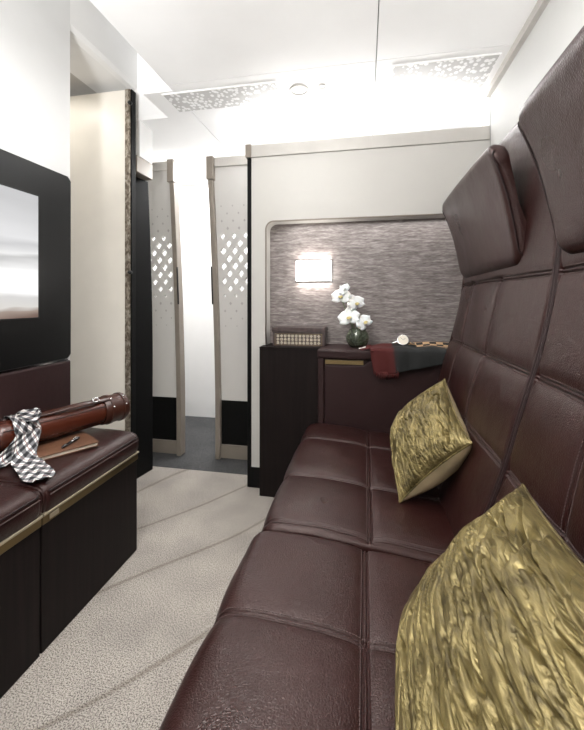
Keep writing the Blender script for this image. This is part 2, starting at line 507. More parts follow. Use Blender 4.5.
# cream folding panel in the recess
cp = thing('door_3', (-1.62, 1.985, 0), 'tall cream door panel with a mottled bronze edge behind the bench', 'door', kind='structure')
obj('door_panel', box(B(), -1.88, -1.372, 1.96, 2.0, .005, 2.325), 'cream', cp)
obj('edge_strip', box(B(), -1.370, -1.337, 1.952, 2.0, .005, 2.325), 'bronze', cp, bevel=.003, label='mottled bronze edge')
obj('gasket', box(B(), -1.337, -1.330, 1.96, 2.0, .005, 2.325), 'black', cp)
for z in (2.24, 1.26):
    k = B(); lathe(k, [(0, -.012), (.009, -.012), (.011, 0), (.009, .010), (0, .012)], (-1.334, 1.948, z), 16, Matrix.Rotation(PI/2, 4, 'X')); obj('hinge_knob', k, 'dark_metal', cp, smooth=True)
# white post above the black jamb
struct('trim_7', box(B(), -1.47, -1.345, 2.062, 2.20, 1.975, 2.74), 'white')
# right wall with its cornice and seam
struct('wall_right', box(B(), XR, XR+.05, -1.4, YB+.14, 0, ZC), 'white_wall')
struct('trim_8', box(B(), XR-.022, XR, -1.4, YB, ZC-.035, ZC), 'taupe_light')
struct('trim_9', box(B(), XR-.0015, XR+.01, YB-.012, YB-.008, 0, ZC-.035), 'seam')
struct('wall_back', box(B(), -1.9, .69, -1.45, -1.4, 0, 2.74), 'white')

# bulkhead wall with the rounded niche cut out
NX0, NX1, NZ0, NZ1, NB = -.567, .60, .795, 1.558, 2.215
bw = B()
def plate_with_hole(bm, outer, hole, ya, yb):
    """outer rectangle x0,x1,z0,z1 and a hole outline: front plate as four regions + hole wall"""
    from mathutils.geometry import tessellate_polygon
    x0, x1, z0, z1 = outer
    ring = [V((x0, z0, 0)), V((x1, z0, 0)), V((x1, z1, 0)), V((x0, z1, 0))]
    hl = [V((p[0], p[1], 0)) for p in hole]
    allp = ring+hl
    tris = tessellate_polygon([ring, hl[::-1]])
    order = ring+hl[::-1]
    for y in (ya, yb):
        vs = [bm.verts.new((p.x, y, p.y)) for p in order]
        for t in tris: bm.faces.new([vs[i] for i in t])
    for lst in (ring, hl):
        n = len(lst)
        for i in range(n):
            a, b = lst[i], lst[(i+1) % n]
            bm.faces.new([bm.verts.new(q) for q in ((a.x, ya, a.y), (b.x, ya, b.y), (b.x, yb, b.y), (a.x, yb, a.y))])
hole = rrect(NX0, NX1, NZ0, NZ1, (0, 0, .045, .045))
plate_with_hole(bw, (-.655, XR, .12, 1.935), hole, YB, NB)
bmesh.ops.remove_doubles(bw, verts=bw.verts, dist=1e-5)
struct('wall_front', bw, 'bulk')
struct('trim_10', box(B(), -.655, XR, YB-.006, NB+.02, 1.937, 2.008), 'taupe_light', bevel=.003)
struct('trim_11', box(B(), -.68, -.655, YB-.004, NB+.02, .0, 1.935), 'black', bevel=.003)
struct('trim_12', box(B(), -.69, -.655, YB-.012, NB+.02, 1.936, 2.012), 'taupe', bevel=.003)
struct('baseboard_front', box(B(), -.655, XR, YB-.003, NB, 0, .12), 'black')
struct('trim_13', box(B(), -.655, XR, NB, NB+.02, .0, 1.935), 'woven')          # niche lining
# thin metal bead round the niche
bd = B(); hp = rrect(NX0, NX1, NZ0+.048, NZ1, (0, 0, .045, .045))
path = [V((x, YB-.002, z)) for x, z in hp[2:]][::-1]
tube(bd, [V((NX0, YB-.002, NZ0+.048))]+path[::1]+[V((NX1, YB-.002, NZ0+.048))], .0045, 8)
struct('trim_14', bd, 'taupe', smooth=True)

# corridor beyond the doors
struct('wall_corridor', box(B(), -1.93, .8, 3.3, 3.35, 0, 2.9), 'white')
struct('wall_corridor_side', box(B(), .64, .69, NB+.03, 3.3, 0, ZC), 'white')

# black door jamb with its bronze cap
jb = thing('trim_15', (-1.42, 2.1, 0), 'black door jamb with taupe cap left of the left door leaf', 'door jamb', kind='structure')
jm = B()
rows = []
for k in range(25):
    z = 1.87*k/24; dx = -.035*max(0, (z-.8)/1.1)**1.6
    rows.append([(-1.50+dx, 2.22, z), (-1.50+dx, 2.01, z), (-1.41+dx, 2.005, z), (-1.385+dx, 2.03, z), (-1.355+dx, 2.22, z)])
R_ = [[jm.verts.new(p) for p in r] for r in rows]
for a, b in zip(R_, R_[1:]):
    for k in range(5): jm.faces.new((a[k], a[(k+1) % 5], b[(k+1) % 5], b[k]))
jm.faces.new(R_[0]); jm.faces.new(R_[-1])
obj('post', jm, 'black', jb)
obj('cap', box(B(), -1.52, -1.342, 2.03, 2.20, 1.872, 1.972), 'taupe', jb, bevel=.004)

# ---- the two perforated door leaves in plane Y 2.46
def xc(z):                                 # the leaves lean left as they rise
    return -.058*max(0, (z-.35)/1.65)**1.5 if z > .35 else 0
def leaf(name, x0, x1, edge, label, left, cut):
    """edge: x of the framed leading edge; left: frame on the right side when False"""
    t = thing(name, ((x0+x1)/2, 2.47, 0), label, 'door', kind='structure')
    yf, yb = 2.465, 2.49
    a, b = x0, x1
    # tiles: staggered diamonds, a half-diagonal hx by hz
    nx = 3 if not left else 4
    hx = .0415; hz = .052
    zlo = 1.076
    # plain lower and upper panel
    def skin(bm, xa, xb, za, zb, n=10, ya=yf, yb_=yb):
        P = []
        for k in range(n+1):
            z = za+(zb-za)*k/n; d = xc(z)
            P.append([(xa+d, ya, z), (xb+d, ya, z), (xb+d, yb_, z), (xa+d, yb_, z)])
        R = [[bm.verts.new(p) for p in r] for r in P]
        for r1, r2 in zip(R, R[1:]):
            for k in range(4): bm.faces.new((r1[k], r1[(k+1) % 4], r2[(k+1) % 4], r2[k]))
        bm.faces.new(R[0]); bm.faces.new(R[-1][::-1])
    lo = B(); skin(lo, a, b, .06, .405); obj('kick_panel', lo, 'black', t, label='black lower door panel')
    kp = B(); skin(kp, a, b, .008, .10, 2, yf-.012, yf-.0005); obj('kick_plate', kp, 'taupe', t)
    W = b-a; ncol = max(2, round(W/hx)); hx = W/ncol
    nrow = 10
    sizes = [0, .26, .46, .50, .52, .54, .54, .52, .50, .40, .0, 0]
    pm = B()
    skin(pm, a, b, .405, zlo, 12); skin(pm, a, b, zlo+hz*nrow, 1.93, 10)
    # perforated band (front and back skins joined through the holes)
    def P3(x, z, y): return (x+xc(z), y, z)
    for i in range(ncol+1):
        for j in range(nrow+1):
            if (i+j) % 2: continue
            cx, cz = a+hx*i, zlo+hz*j
            s = sizes[j] if 0 < i < ncol and 0 < j < nrow else 0
            cor = [(cx+hx, cz), (cx, cz+hz), (cx-hx, cz), (cx, cz-hz)]
            cor = [(min(max(x, a), b), min(max(z, zlo), zlo+hz*nrow)) for x, z in cor]
            if s == 0:
                u = []
                for p in cor:
                    if not u or (abs(p[0]-u[-1][0])+abs(p[1]-u[-1][1]) > 1e-6): u.append(p)
                if len(u) > 2:
                    for y in (yf, yb):
                        try: pm.faces.new([pm.verts.new(P3(x, z, y)) for x, z in u])
                        except ValueError: pass
            else:
                inn = [(cx+(x-cx)*s, cz+(z-cz)*s) for x, z in cor]
                # little rounded corners
                for y in (yf, yb):
                    o_ = [pm.verts.new(P3(x, z, y)) for x, z in cor]; n_ = [pm.verts.new(P3(x, z, y)) for x, z in inn]
                    for k in range(4): pm.faces.new((o_[k], o_[(k+1) % 4], n_[(k+1) % 4], n_[k]))
                for k in range(4):
                    p, q = inn[k], inn[(k+1) % 4]
                    pm.faces.new([pm.verts.new(v) for v in (P3(*p, yf), P3(*q, yf), P3(*q, yb), P3(*p, yb))])
    bmesh.ops.remove_doubles(pm, verts=pm.verts, dist=1e-4)
    obj('door_panel', pm, 'door_leaf', t, label='perforated pale door panel')
    em = B()
    for j, s in ((10, .24), (11, .2), (12, .17), (13, .14), (0, .24), (-1, .2), (-2, .16), (-3, .12)):
        for i in range(1, ncol):
            if (i+j) % 2: continue
            cx, cz = a+hx*i, zlo+hz*j
            em.faces.new([em.verts.new(P3(x, z, yf-.0008)) for x, z in ((cx+hx*s, cz), (cx, cz+hz*s), (cx-hx*s, cz), (cx, cz-hz*s))])
    eo = obj('etching', em, 'etch', t); solidify(eo, .0006, 0)
    fr = B()                                                       # leading-edge frame with its deeper top block
    e0, e1 = (edge-.034, edge) if not left else (edge, edge+.034)
    skin(fr, e0, e1, .005, 1.93, 30, 2.43, 2.50)
    obj('edge_frame', fr, 'taupe', t, bevel=.004)
    tb = B()
    bx0, bx1 = (e0-.010, e1+.004) if not left else (e0-.004, e1+.010)
    box(tb, bx0-.058, bx1-.058, 2.42, 2.50, 1.932, 2.09); obj('top_block', tb, 'taupe', t, bevel=.004)
    ra, rb = (a-.058, bx0-.058) if not left else (bx1-.058, b)
    obj('top_rail', box(B(), ra, rb, 2.45, 2.50, 2.025, 2.088), 'taupe_light', t, bevel=.003)
    ub = B(); box(ub, ra, rb, 2.465, 2.49, 1.93, 2.025); obj('upper_panel', ub, 'door_leaf', t)
    hb = B(); hx_ = (e1 if not left else e0); tube(hb, [(hx_+xc(z), 2.428, z) for z in (1.07, 1.1, 1.2, 1.3, 1.33)], .006, 8); obj('pull_handle', hb, 'dark_metal', t, smooth=True)
    return t
leaf('door_1', -1.585, -1.302, -1.267, 'left door leaf of the pair, ajar, with a diamond perforated band', False, 0)
leaf('door_2', -.978, -.73, -1.012, 'right door leaf of the pair, beside the bulkhead, with diamond perforations', True, 0)

# ============================================================ CEILING FITTINGS
for nm, (x0, x1, y0, y1), lb_ in (('ceiling_vent', (-1.05, -.44, 1.82, 2.0), 'white perforated ceiling vent panel on the left above the doors'),
                                  ('ceiling_vent', (.13, .585, 1.80, 2.06), 'white perforated ceiling vent panel on the right by the wall')):
    t = thing(nm, ((x0+x1)/2, (y0+y1)/2, ZC), lb_, 'vent', 'perforated ceiling vents')
    obj('vent_grille', box(B(), x0, x1, y0, y1, ZC-.006, ZC-.0005), 'perf', t)
    f = B()
    for a in ((x0-.006, x0, y0-.006, y1+.006), (x1, x1+.006, y0-.006, y1+.006), (x0, x1, y0-.006, y0), (x0, x1, y1, y1+.006)): box(f, *a, ZC-.007, ZC-.0003)
    obj('vent_frame', f, 'ceiling', t)
def disc_light(x, y, r, nm, lb_, cat):
    t = thing(nm, (x, y, ZC), lb_, cat)
    a = B(); lathe(a, [(r*.78, 0), (r*.78, -.004), (r, -.005), (r, 0)], (x, y, ZC), 28); obj('rim', a, 'taupe_light', t, smooth=True)
    a = B(); lathe(a, [(0, -.0015), (r*.76, -.0015), (r*.76, -.0005), (0, -.0005)], (x, y, ZC), 28); obj('cover', a, 'ceiling', t)
disc_light(-.335, 1.915, .05, 'ceiling_speaker', 'large round flush disc in the white ceiling', 'speaker')
disc_light(-.215, 1.905, .02, 'smoke_detector', 'small round flush sensor in the white ceiling', 'sensor')
# concealed strip lamp lying on top of the bulkhead, throwing light on the ceiling
sl = thing('strip_light', (0, 2.2, 2.009), 'white strip light lying along the top of the bulkhead', 'light')
obj('housing', box(B(), -.60, .60, 2.19, 2.24, 2.0095, 2.03), 'white', sl)
obj('diffuser', box(B(), -.59, .59, 2.195, 2.235, 2.0305, 2.04), 'strip', sl)

# ============================================================ TELEVISION
TX = -1.34
tv = thing('television', (XL, .86, .83), 'wide black television with thick bezel on the white wall', 'television')
ch = .018
y0, y1, z0, z1 = .16, 1.514, .832, 1.668
bz = B(); out = [(y0+ch, z0), (y1-ch, z0), (y1, z0+ch), (y1, z1-ch), (y1-ch, z1), (y0+ch, z1), (y0, z1-ch), (y0, z0+ch)]
prism(bz, out, 'x', XL+.0005, TX)
obj('bezel', bz, 'tvblack', tv, bevel=.003)
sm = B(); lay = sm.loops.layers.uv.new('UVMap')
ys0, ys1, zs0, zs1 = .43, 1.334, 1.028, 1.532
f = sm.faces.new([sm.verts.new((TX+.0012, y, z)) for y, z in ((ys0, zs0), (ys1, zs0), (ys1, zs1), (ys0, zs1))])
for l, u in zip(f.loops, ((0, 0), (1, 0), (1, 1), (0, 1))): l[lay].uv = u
so = obj('screen', sm, 'screen', tv, label='screen with a painted glowing reflection of the pale cabin')
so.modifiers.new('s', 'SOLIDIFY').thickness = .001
fb = B()
for a in ((ys0-.006, ys0, zs0-.006, zs1+.006), (ys1, ys1+.006, zs0-.006, zs1+.006), (ys0, ys1, zs0-.006, zs0), (ys0, ys1, zs1, zs1+.006)): box(fb, TX+.0002, TX+.003, *a)
obj('screen_frame', fb, 'dark_metal', tv)
obj('bottom_trim', box(B(), XL+.001, TX+.002, y0+.02, y1-.02, .824, .8315), 'chrome', tv, label='silver bottom trim')
bp = box(B(), XL+.0005, TX+.004, .16, 1.512, .545, .8235)
tag(obj('wall_pad', bp, 'leather_dull', loc=(XL, .86, .545), bevel=.01), 'maroon leather wall pad between the television and the bench', 'wall panel')

# ============================================================ LEFT BENCH
def bench(loc_y, y0, y1, label):
    t = thing('storage_bench', (-1.17, loc_y, 0), label, 'bench', 'storage benches along the left wall')
    obj('body', box(B(), -1.355, -.985, y0+.002, y1-.002, 0, .40), 'dark_wood', t, bevel=.003)
    obj('trim_band', box(B(), -1.355, -.980, y0+.0015, y1-.0015, .4005, .428), 'brass', t, bevel=.002)
    obj('edge_bead', box(B(), -1.355, -.974, y0+.001, y1-.001, .4285, .4365), 'brass_pale', t, bevel=.002)
    prof = [(-.978, .437), (-.972, .46), (-.973, .49), (-.984, .510), (-1.01, .521), (-1.08, .527), (-1.2, .528), (-1.30, .526), (-1.335, .520), (-1.350, .50), (-1.354, .47), (-1.354, .438)]
    prof = prof[::-1]
    cushion('cushion', prof, y0+.002, y1-.003, [], [], .022, .004, 'leather', t, crown=.004, wr=.0008, seed=loc_y*7, stitch=False)
    pb = B()                                           # welt running round the cushion's upper edge
    r = .03; pts = [(-.976, y0+.03, .503)]
    pts = [(-.9745, y0+.02, .500), (-.9745, y1-.05, .500), (-.978, y1-.025, .501), (-.992, y1-.010, .502), (-1.02, y1-.0045, .502), (-1.30, y1-.0045, .502)]
    tube(pb, catmull(pts, .02), .0035, 8); obj('welt', pb, 'piping', t, smooth=True)
    pb = B(); tube(pb, catmull([(p[0]+.0035 if i < 3 else p[0], p[1]+(.0035 if i > 2 else 0), p[2]-.011) for i, p in enumerate(pts)], .02), .0018, 6); obj('seam_line', pb, 'thread', t, smooth=True)
    return t
b1 = bench(1.24, .992, 1.492, 'far storage bench with maroon cushion carrying the brown tube and notebook')
b2 = bench(.74, .490, .990, 'near storage bench with empty maroon cushion, below the television')
for o, y in ((b1, 1.035),):
    obj('latch', box(B(), -.9795, -.9765, y-.018, y+.018, .408, .424), 'brass_pale', o, bevel=.001)

# ============================================================ SIDE CABINETS
wc = thing('wood_cabinet', (-.407, 2.07, 0), 'tall dark wood cabinet at the end of the sofa, box on top', 'cabinet')
obj('body', box(B(), -.582, -.247, 2.032, 2.114, 0, .828), 'dark_wood', wc, bevel=.002)
wt = B(); box(wt, -.572, -.245, 2.028, 2.2, .8285, .838); 
# top reaches back into the niche
wt.free(); wt = box(B(), -.582, -.245, 2.028, 2.1165, .8285, .838); obj('top', wt, 'dark_wood', wc, bevel=.0015); obj('top_shelf', box(B(), -.562, -.245, 2.1168, 2.2145, .8285, .838), 'dark_wood', wc)
lc = thing('side_cabinet', (.19, 2.0, 0), 'maroon leather clad side cabinet behind the sofa, flowers on top', 'cabinet')
obj('body', box(B(), -.240, .632, 1.955, 2.112, 0, .797), 'leather_dull', lc, bevel=.006)
fp = B(); outl = [(-.205, .02), (.62, .02), (.62, .788), (.02, .788), (-.005, .765), (-.205, .765)]
prism(fp, outl, 'y', 1.938, 1.9545); obj('door', fp, 'leather_dull', lc, bevel=.006)
obj('handle_recess', box(B(), -.203, -.008, 1.944, 1.954, .768, .790), 'brass', lc, label='brass pull recess', bevel=.001)
obj('side_post', box(B(), -.240, -.209, 1.936, 1.9545, 0, .797), 'leather_dull', lc, bevel=.004)
obj('worktop', box(B(), -.243, .598, 1.930, 2.2145, .7985, .843), 'leather_dull', lc, bevel=.009)

# ============================================================ SOFA
sofa = thing('sofa', (.15, 1.0, 0), 'long maroon leather double sofa with high backs and stitched seams', 'sofa')
SP = [(-.300, .34), (-.303, .40), (-.297, .437), (-.278, .464), (-.245, .477), (-.15, .476), (0, .463), (.12, .449), (.25, .436), (.36, .430)]
BP = [(.225, .36), (.245, .43), (.285, .55), (.323, .663), (.345, .74), (.378, .862), (.402, .943), (.430, 1.064), (.448, 1.19), (.459, 1.33), (.460, 1.48), (.456, 1.60), (.462, 1.642), (.490, 1.658), (.60, 1.652)]
obj('base', box(B(), -.255, .60, .10, 1.925, .0, .335), 'dark_wood', sofa, bevel=.004)
def rev(p): return p
def seat_len(p): return s_at(p, x=.36)
s17 = s_at(SP, x=.015); sb0 = s_at(SP, x=-.292); sE = s_at(SP, x=.355)
zoff = -.008
SPn = [(x-.014*(x < -.2), z+zoff) for x, z in SP]
cushion('seat', SP, 1.012, 1.905, [(1.325, .05, sE), (1.69, .05, sE), (1.046, .05, sE)], [(s17, 1.03, 1.90)], .026, .05, 'leather', sofa, crown=.006, seed=1)
cushion('seat', SPn, .10, 1.010, [(.725, .05, sE), (.36, .05, sE)], [(s17, .12, 1.00)], .022, .05, 'leather', sofa, crown=.010, seed=5)
def zs(z): return s_at(BP, z=z)
sT = zs(1.69)
BPr = BP
def back(y0, y1, vs, seed):
    return cushion('backrest', BPr, y0, y1, [(y, zs(.44), zs(1.168)) for y in vs], [(zs(.688), y0+.02, y1-.02), (zs(.918), y0+.02, y1-.02), (zs(1.168), y0+.02, y1-.02)], .018, .02, 'leather', sofa, crown=.012, seed=seed)
back(1.010, 1.895, (1.375, 1.70), 11)
back(.10, .994, (.73, .36), 17)
# rolled welts where the two backs meet
for yy, xo in ((1.0085, 0), (.9955, 0)):
    wb = B(); cvp = catmull([(x, z, 0) for x, z in BP[1:-2]], .02)
    pts = []
    for i, p in enumerate(cvp):
        a = cvp[max(0, i-1)]; b = cvp[min(len(cvp)-1, i+1)]; d = (b-a).normalized(); n = V((-d.y, d.x, 0))
        q = p+n*-.005; pts.append((q.x, yy, q.y))
    tube(wb, pts, .0052, 10); obj('welt', wb, 'piping', sofa, smooth=True)
# headrests
HP = [(.492, 1.212), (.455, 1.200), (.432, 1.222), (.418, 1.30), (.398, 1.40), (.372, 1.49), (.356, 1.535), (.360, 1.553), (.374, 1.562), (.396, 1.558)]
def headrest(y0, y1, seed, slant=.03):
    cvp = catmull([(x, z, 0) for x, z in HP], .012)
    t = cushion_head(cvp, y0, y1, seed, slant)
    return t
def cushion_head(cvp, y0, y1, seed, slant):
    bm = B(); n = len(cvp); ny = 34; r = .03
    ys = [y0+(y1-y0)*k/ny for k in range(ny+1)]+[y0+r*(1-math.cos(PI/2*k/6)) for k in range(1, 7)]+[y1-r*(1-math.cos(PI/2*k/6)) for k in range(1, 7)]
    ys = sorted(set(round(y, 4) for y in ys))
    rows = []
    for y in ys:
        d = min(y-y0, y1-y); drop = r-math.sqrt(max(0, r*r-(r-min(d, r))**2))
        u = (y-y0)/(y1-y0); cr = .010*4*u*(1-u)
        row = []
        for i, p in enumerate(cvp):
            a = cvp[max(0, i-1)]; b = cvp[min(n-1, i+1)]; dd = (b-a).normalized(); nn = V((-dd.y, dd.x, 0))
            w = math.sin(PI*i/(n-1))**.5 if 0 < i < n-1 else 0
            q = p+nn*((cr-drop)*w+.0015*w*noise.noise(V((y*12, i*.2, seed))))
            sl = slant*((p.y-1.2)/.36)*(u*2-1)*.6
            row.append(V((q.x, y+sl, q.y)))
        # back side, tapering behind
        c2 = [(.404, 1.545), (.416, 1.48), (.432, 1.38), (.458, 1.29), (.484, 1.228)]
        for bx, bz in c2:
            sl = slant*((bz-1.2)/.36)*(u*2-1)*.6
            row.append(V((bx-.0*drop, y+sl, bz)))
        rc = .05; dc = rc-math.sqrt(max(0, rc*rc-(rc-min(d, rc))**2)); fz = 1-dc/.19
        for q in row: q.z = 1.38+(q.z-1.38)*fz
        rows.append(row)
    vs = [[bm.verts.new(p) for p in r_] for r_ in rows]; m_ = len(vs[0])
    for a, b in zip(vs, vs[1:]):
        for k in range(m_): bm.faces.new((a[k], a[(k+1) % m_], b[(k+1) % m_], b[k]))
    bm.faces.new(vs[0]); bm.faces.new(vs[-1])
    o = obj('headrest', bm, 'leather', sofa, smooth=True)
    e = o.modifiers.new('e', 'EDGE_SPLIT'); e.split_angle = 1.0
    # piped seam around the near and far ends
    for y in (y0, y1):
        pb = B(); pts = []
        for i in range(4, n-3):
            p = cvp[i]; a = cvp[i-1]; b = cvp[i+1]; dd = (b-a).normalized(); nn = V((-dd.y, dd.x, 0))
            u = (y-y0)/(y1-y0); sl = slant*((p.y-1.2)/.36)*(u*2-1)*.6
            q = p-nn*.006; yi = y+(-.006 if y == y1 else .006); pts.append((q.x, yi+sl, 1.38+(q.y-1.38)*.88))
        tube(pb, pts, .003, 8); obj('headrest_piping', pb, 'piping', sofa, smooth=True)
    return o
headrest(1.185, 1.865, 3)
headrest(.27, .975, 8)

# ============================================================ CUSHIONS (gold)
def pillow(loc, ex, ey, W, H, T, TB, label, seed):
    """ex, ey: in-plane unit axes (ex along W, ey along H); normal = front"""
    ex = V(ex).normalized(); ey = (V(ey)-ex*V(ey).dot(ex)).normalized(); nz = ex.cross(ey)
    t = thing('gold_cushion', loc, label, 'cushion', 'gold velvet cushions on the sofa')
    c = V(loc)
    n = 190
    def P(u, v, side):
        a = max(0, 1-u*u); b = max(0, 1-v*v)
        x = u*W/2*(1-.09*b*abs(u)**2); y = v*H/2*(1-.09*a*abs(v)**2)
        # soft dog-ears
        th = (T if side > 0 else TB)*(a**.46)*(b**.46)*(1-.10*(1-a)*(1-b))
        z = th*side
        if side > 0:
            edge = min(1, (a*b)**.5*2)**1.5
            wv = V((u*1.3+seed, (v+.20*u)*8.5+.3*math.sin(u*5+seed)+.5*noise.noise(V((u*2, v*2, seed))), seed))
            r1 = 1-abs(noise.noise(wv))*2.2
            r2 = 1-abs(noise.noise(V((u*4.5, v*30+2*noise.noise(V((u*3, v*3, 2))), seed+4))))*2.2
            n1 = noise.noise(wv); n2 = noise.noise(V((u*3.0+3, (v+.2*u)*17+1.4*noise.noise(V((u*2.5, v*3, 2))), seed+4)))
            z += edge*(-.018*math.exp(-(n1/.055)**2)-.008*math.exp(-(n2/.08)**2)+.006*noise.noise(V((u*2, v*5, seed))))
            y += .004*edge*noise.noise(V((u*5, v*12, seed+9)))
        else:
            edge = min(1, (a*b)**.5*2)**1.5
            z -= edge*.003*noise.noise(V((u*6, v*2.5, seed)))
        return c+ex*x+ey*y+nz*z
    us = [-math.cos(PI*k/n) for k in range(n+1)]
    us = [.5*a+.5*(-1+2*k/n) for k, a in enumerate(us)]
    fb_ = B(); grid(fb_, [[P(u, v, 1) for v in us] for u in us]); obj('front_panel', fb_, 'gold', t, smooth=True, label='crinkled gold velvet front')
    k2 = us[::3] if us[::3][-1] == us[-1] else us[::3]+[us[-1]]
    bb = B(); grid(bb, [[P(u, v, -1) for v in k2] for u in k2]); obj('back_panel', bb, 'satin', t, smooth=True, label='plain beige satin back')
    ring = [(u, -1) for u in us[::4]]+[(1, u) for u in us[::4]]+[(-u, 1) for u in us[::4]]+[(-1, -u) for u in us[::4]]
    pb = B(); tube(pb, [P(u, v, -1) for u, v in ring]+[P(-1, -1, -1)], .0028, 6); obj('edge_seam', pb, 'gold', t, smooth=True)
    return t
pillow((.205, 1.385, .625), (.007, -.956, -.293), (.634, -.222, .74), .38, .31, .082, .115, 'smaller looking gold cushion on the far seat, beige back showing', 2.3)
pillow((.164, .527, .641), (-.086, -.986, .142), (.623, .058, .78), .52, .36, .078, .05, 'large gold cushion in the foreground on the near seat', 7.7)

# ============================================================ WALL LAMP
def bpx(px, py, Y):                         # (only used to note positions while modelling)
    th = math.atan(73/375); u = (px-292)/375; t = Y/(math.cos(th)+u*math.sin(th))
    return V((t*(-math.sin(th)+u*math.cos(th)), Y, 1.1+(300-py)/375*t))
a = bpx(296, 281, 2.165); b_ = bpx(330.5, 260, 2.165)
a_l, b_l = a, b_
wl = thing('wall_lamp', (a.x/2+b_.x/2, NB, a.z), 'glowing rectangular wall lamp with thin metal edges in the niche', 'lamp')
obj('lamp_shade', box(B(), a.x, b_.x, 2.165, 2.203, a.z, b_.z), 'lamp', wl, bevel=.003, label='glowing white shade')
obj('top_bar', box(B(), a.x-.003, b_.x+.003, 2.162, 2.205, b_.z+.0005, b_.z+.006), 'dark_metal', wl)
obj('bottom_bar', box(B(), a.x-.003, b_.x+.003, 2.162, 2.205, a.z-.006, a.z-.0005), 'dark_metal', wl)
obj('backplate', box(B(), a.x-.004, b_.x+.004, 2.2035, 2.2148, a.z-.006, b_.z+.006), 'chrome', wl)

# ============================================================ INLAID BOX
bx0, bx1, by0, by1, bz0 = -.520, -.216, 2.068, 2.20, .838
bxo = thing('inlaid_box', ((bx0+bx1)/2, (by0+by1)/2, bz0), 'dark wooden lidded box with pale lattice inlay on the cabinet', 'box')
obj('body', box(B(), bx0+.004, bx1-.004, by0+.004, by1, bz0, bz0+.080), 'boxwood', bxo, bevel=.002)
obj('lid', box(B(), bx0, bx1, by0, by1+.003, bz0+.0808, bz0+.108), 'boxwood', bxo, bevel=.003)
im = B()
nx_ = 12; w = (bx1-bx0-.05)/nx_
for i in range(nx_):
    for j in range(3):
        cx = bx0+.025+w*(i+.5); cz = bz0+.0205+.0195*j
        for k in range(4):
            an = PI/4+k*PI/2+(PI/4 if (i+j) % 2 else 0); dx, dz = math.cos(an), math.sin(an)
            q = [(0.0015, 0), (.0052, .0036), (.0098, 0), (.0052, -.0036)]
            im.faces.new([im.verts.new((cx+dx*u-dz*v, by0+.0032, cz+dz*u+dx*v)) for u, v in q])
io = obj('inlay', im, 'inlay', bxo, label='pale geometric inlay'); solidify(io, .0008, 0)
fm = B(); x0_, x1_, z0_, z1_ = bx0+.018, bx1-.018, bz0+.008, bz0+.072
for q in ((x0_, x1_, z0_, z0_+.002), (x0_, x1_, z1_-.002, z1_), (x0_, x0_+.002, z0_, z1_), (x1_-.002, x1_, z0_, z1_)): box(fm, q[0], q[1], by0+.0025, by0+.0038, q[2], q[3])
obj('inlay_border', fm, 'brass', bxo)

# ============================================================ ORCHID
VZ = .8435
vc = bpx(357.5, 344, 2.075); vx, vy = vc.x, 2.075
vs_ = thing('glass_vase', (vx, vy, VZ), 'round tinted glass vase holding white orchids on the cabinet', 'vase')
g = B(); lathe(g, [(0, 0), (.036, 0), (.050, .012), (.061, .034), (.063, .055), (.056, .078), (.045, .092), (.047, .098), (.0445, .098), (.042, .091), (.053, .077), (.0595, .055), (.057, .036), (.047, .015), (.034, .006), (0, .006)], (vx, vy, VZ), 40)
obj('bowl', g, 'glass', vs_, smooth=True)
fo = thing('orchid', (vx, vy, VZ+.008), 'white orchid blossoms on short stems in the glass vase', 'flower')
lm = B()
for k in range(7):
    an = k*2*PI/7+.3; pts = []
    for i in range(9):
        s = i/8; rr = .012+.038*math.sin(s*PI*.62); zz = VZ+.010+.072*s; aa = an+s*1.5
        wdt = .013*math.sin(PI*(.08+.9*s)); pts.append([V((vx+rr*math.cos(aa)*.92, vy+rr*math.sin(aa)*.92, zz-wdt)), V((vx+rr*math.cos(aa+.12)*.86, vy+rr*math.sin(aa+.12)*.86, zz)), V((vx+rr*math.cos(aa)*.92, vy+rr*math.sin(aa)*.92, min(zz+wdt, VZ+.09)))])
    grid(lm, pts)
lo = obj('foliage', lm, 'leaf', fo, smooth=True); solidify(lo, .001, 0)
def petal(bm, c, R3, L, W, ang, cup=.25):
    P = []
    for i in range(9):
        s = i/8; row = []
        for j in range(-3, 4):
            w = W*math.sin(PI*min(1, (.06+.94*s))**.75)**.7*(j/3) if 0 < s < 1 else W*.12*(j/3)*(1-s)
            x = L*s; zz = cup*L*s*s*.5-abs(j/3)**2*W*.25+.0015*math.sin(9*s+j)
            p = V((x, w, zz)); p.rotate(Matrix.Rotation(ang, 3, 'Z')); row.append(V(c)+R3 @ p)
        P.append(row)
    grid(bm, P)
blooms = [((341, 296), .056, (-.2, -1, .35), 0), ((356, 303), .052, (.35, -1, .25), .4), ((349, 317), .062, (-.15, -1, .45), .2), ((364, 322), .052, (.5, -1, .5), .6), ((344, 289), .036, (-.4, -1, .5), 1.0)]
for (px, py), L, nrm, rot in blooms:
    c = bpx(px, py, 2.06 - (.02 if py > 310 else 0))
    nz = V(nrm).normalized(); xx = V((0, 0, 1)).cross(nz).normalized(); yy = nz.cross(xx)
    R3 = Matrix((xx, yy, nz)).transposed()
    pm = B()
    for k in range(3): petal(pm, c-nz*.003, R3, L, L*.42, PI/2+k*2*PI/3+rot)
    for k in range(2): petal(pm, c, R3, L*1.0, L*.66, (.12 if k == 0 else PI-.12)+rot)
    po = obj('blossom', pm, 'petal', fo, smooth=True); solidify(po, .0012, 0)
    lp = B()
    for k in range(3): petal(lp, c+nz*.006, R3, L*.33, L*.12, -PI/2+(k-1)*.7+rot, 1.2)
    q = obj('lip', lp, 'pollen' if L > .045 else 'petal', po, smooth=True); solidify(q, .001, 0)
    sb_ = B(); tube(sb_, catmull([(vx+.006*(px-352)/8, vy, VZ+.03), (vx+(c.x-vx)*.35, vy+.004, VZ+.11), (c.x, c.y+.012, c.z-.008)], .01), .0022, 6); obj('stem', sb_, 'stem', fo, smooth=True)
pc = bpx(362, 344.5, 1.99)
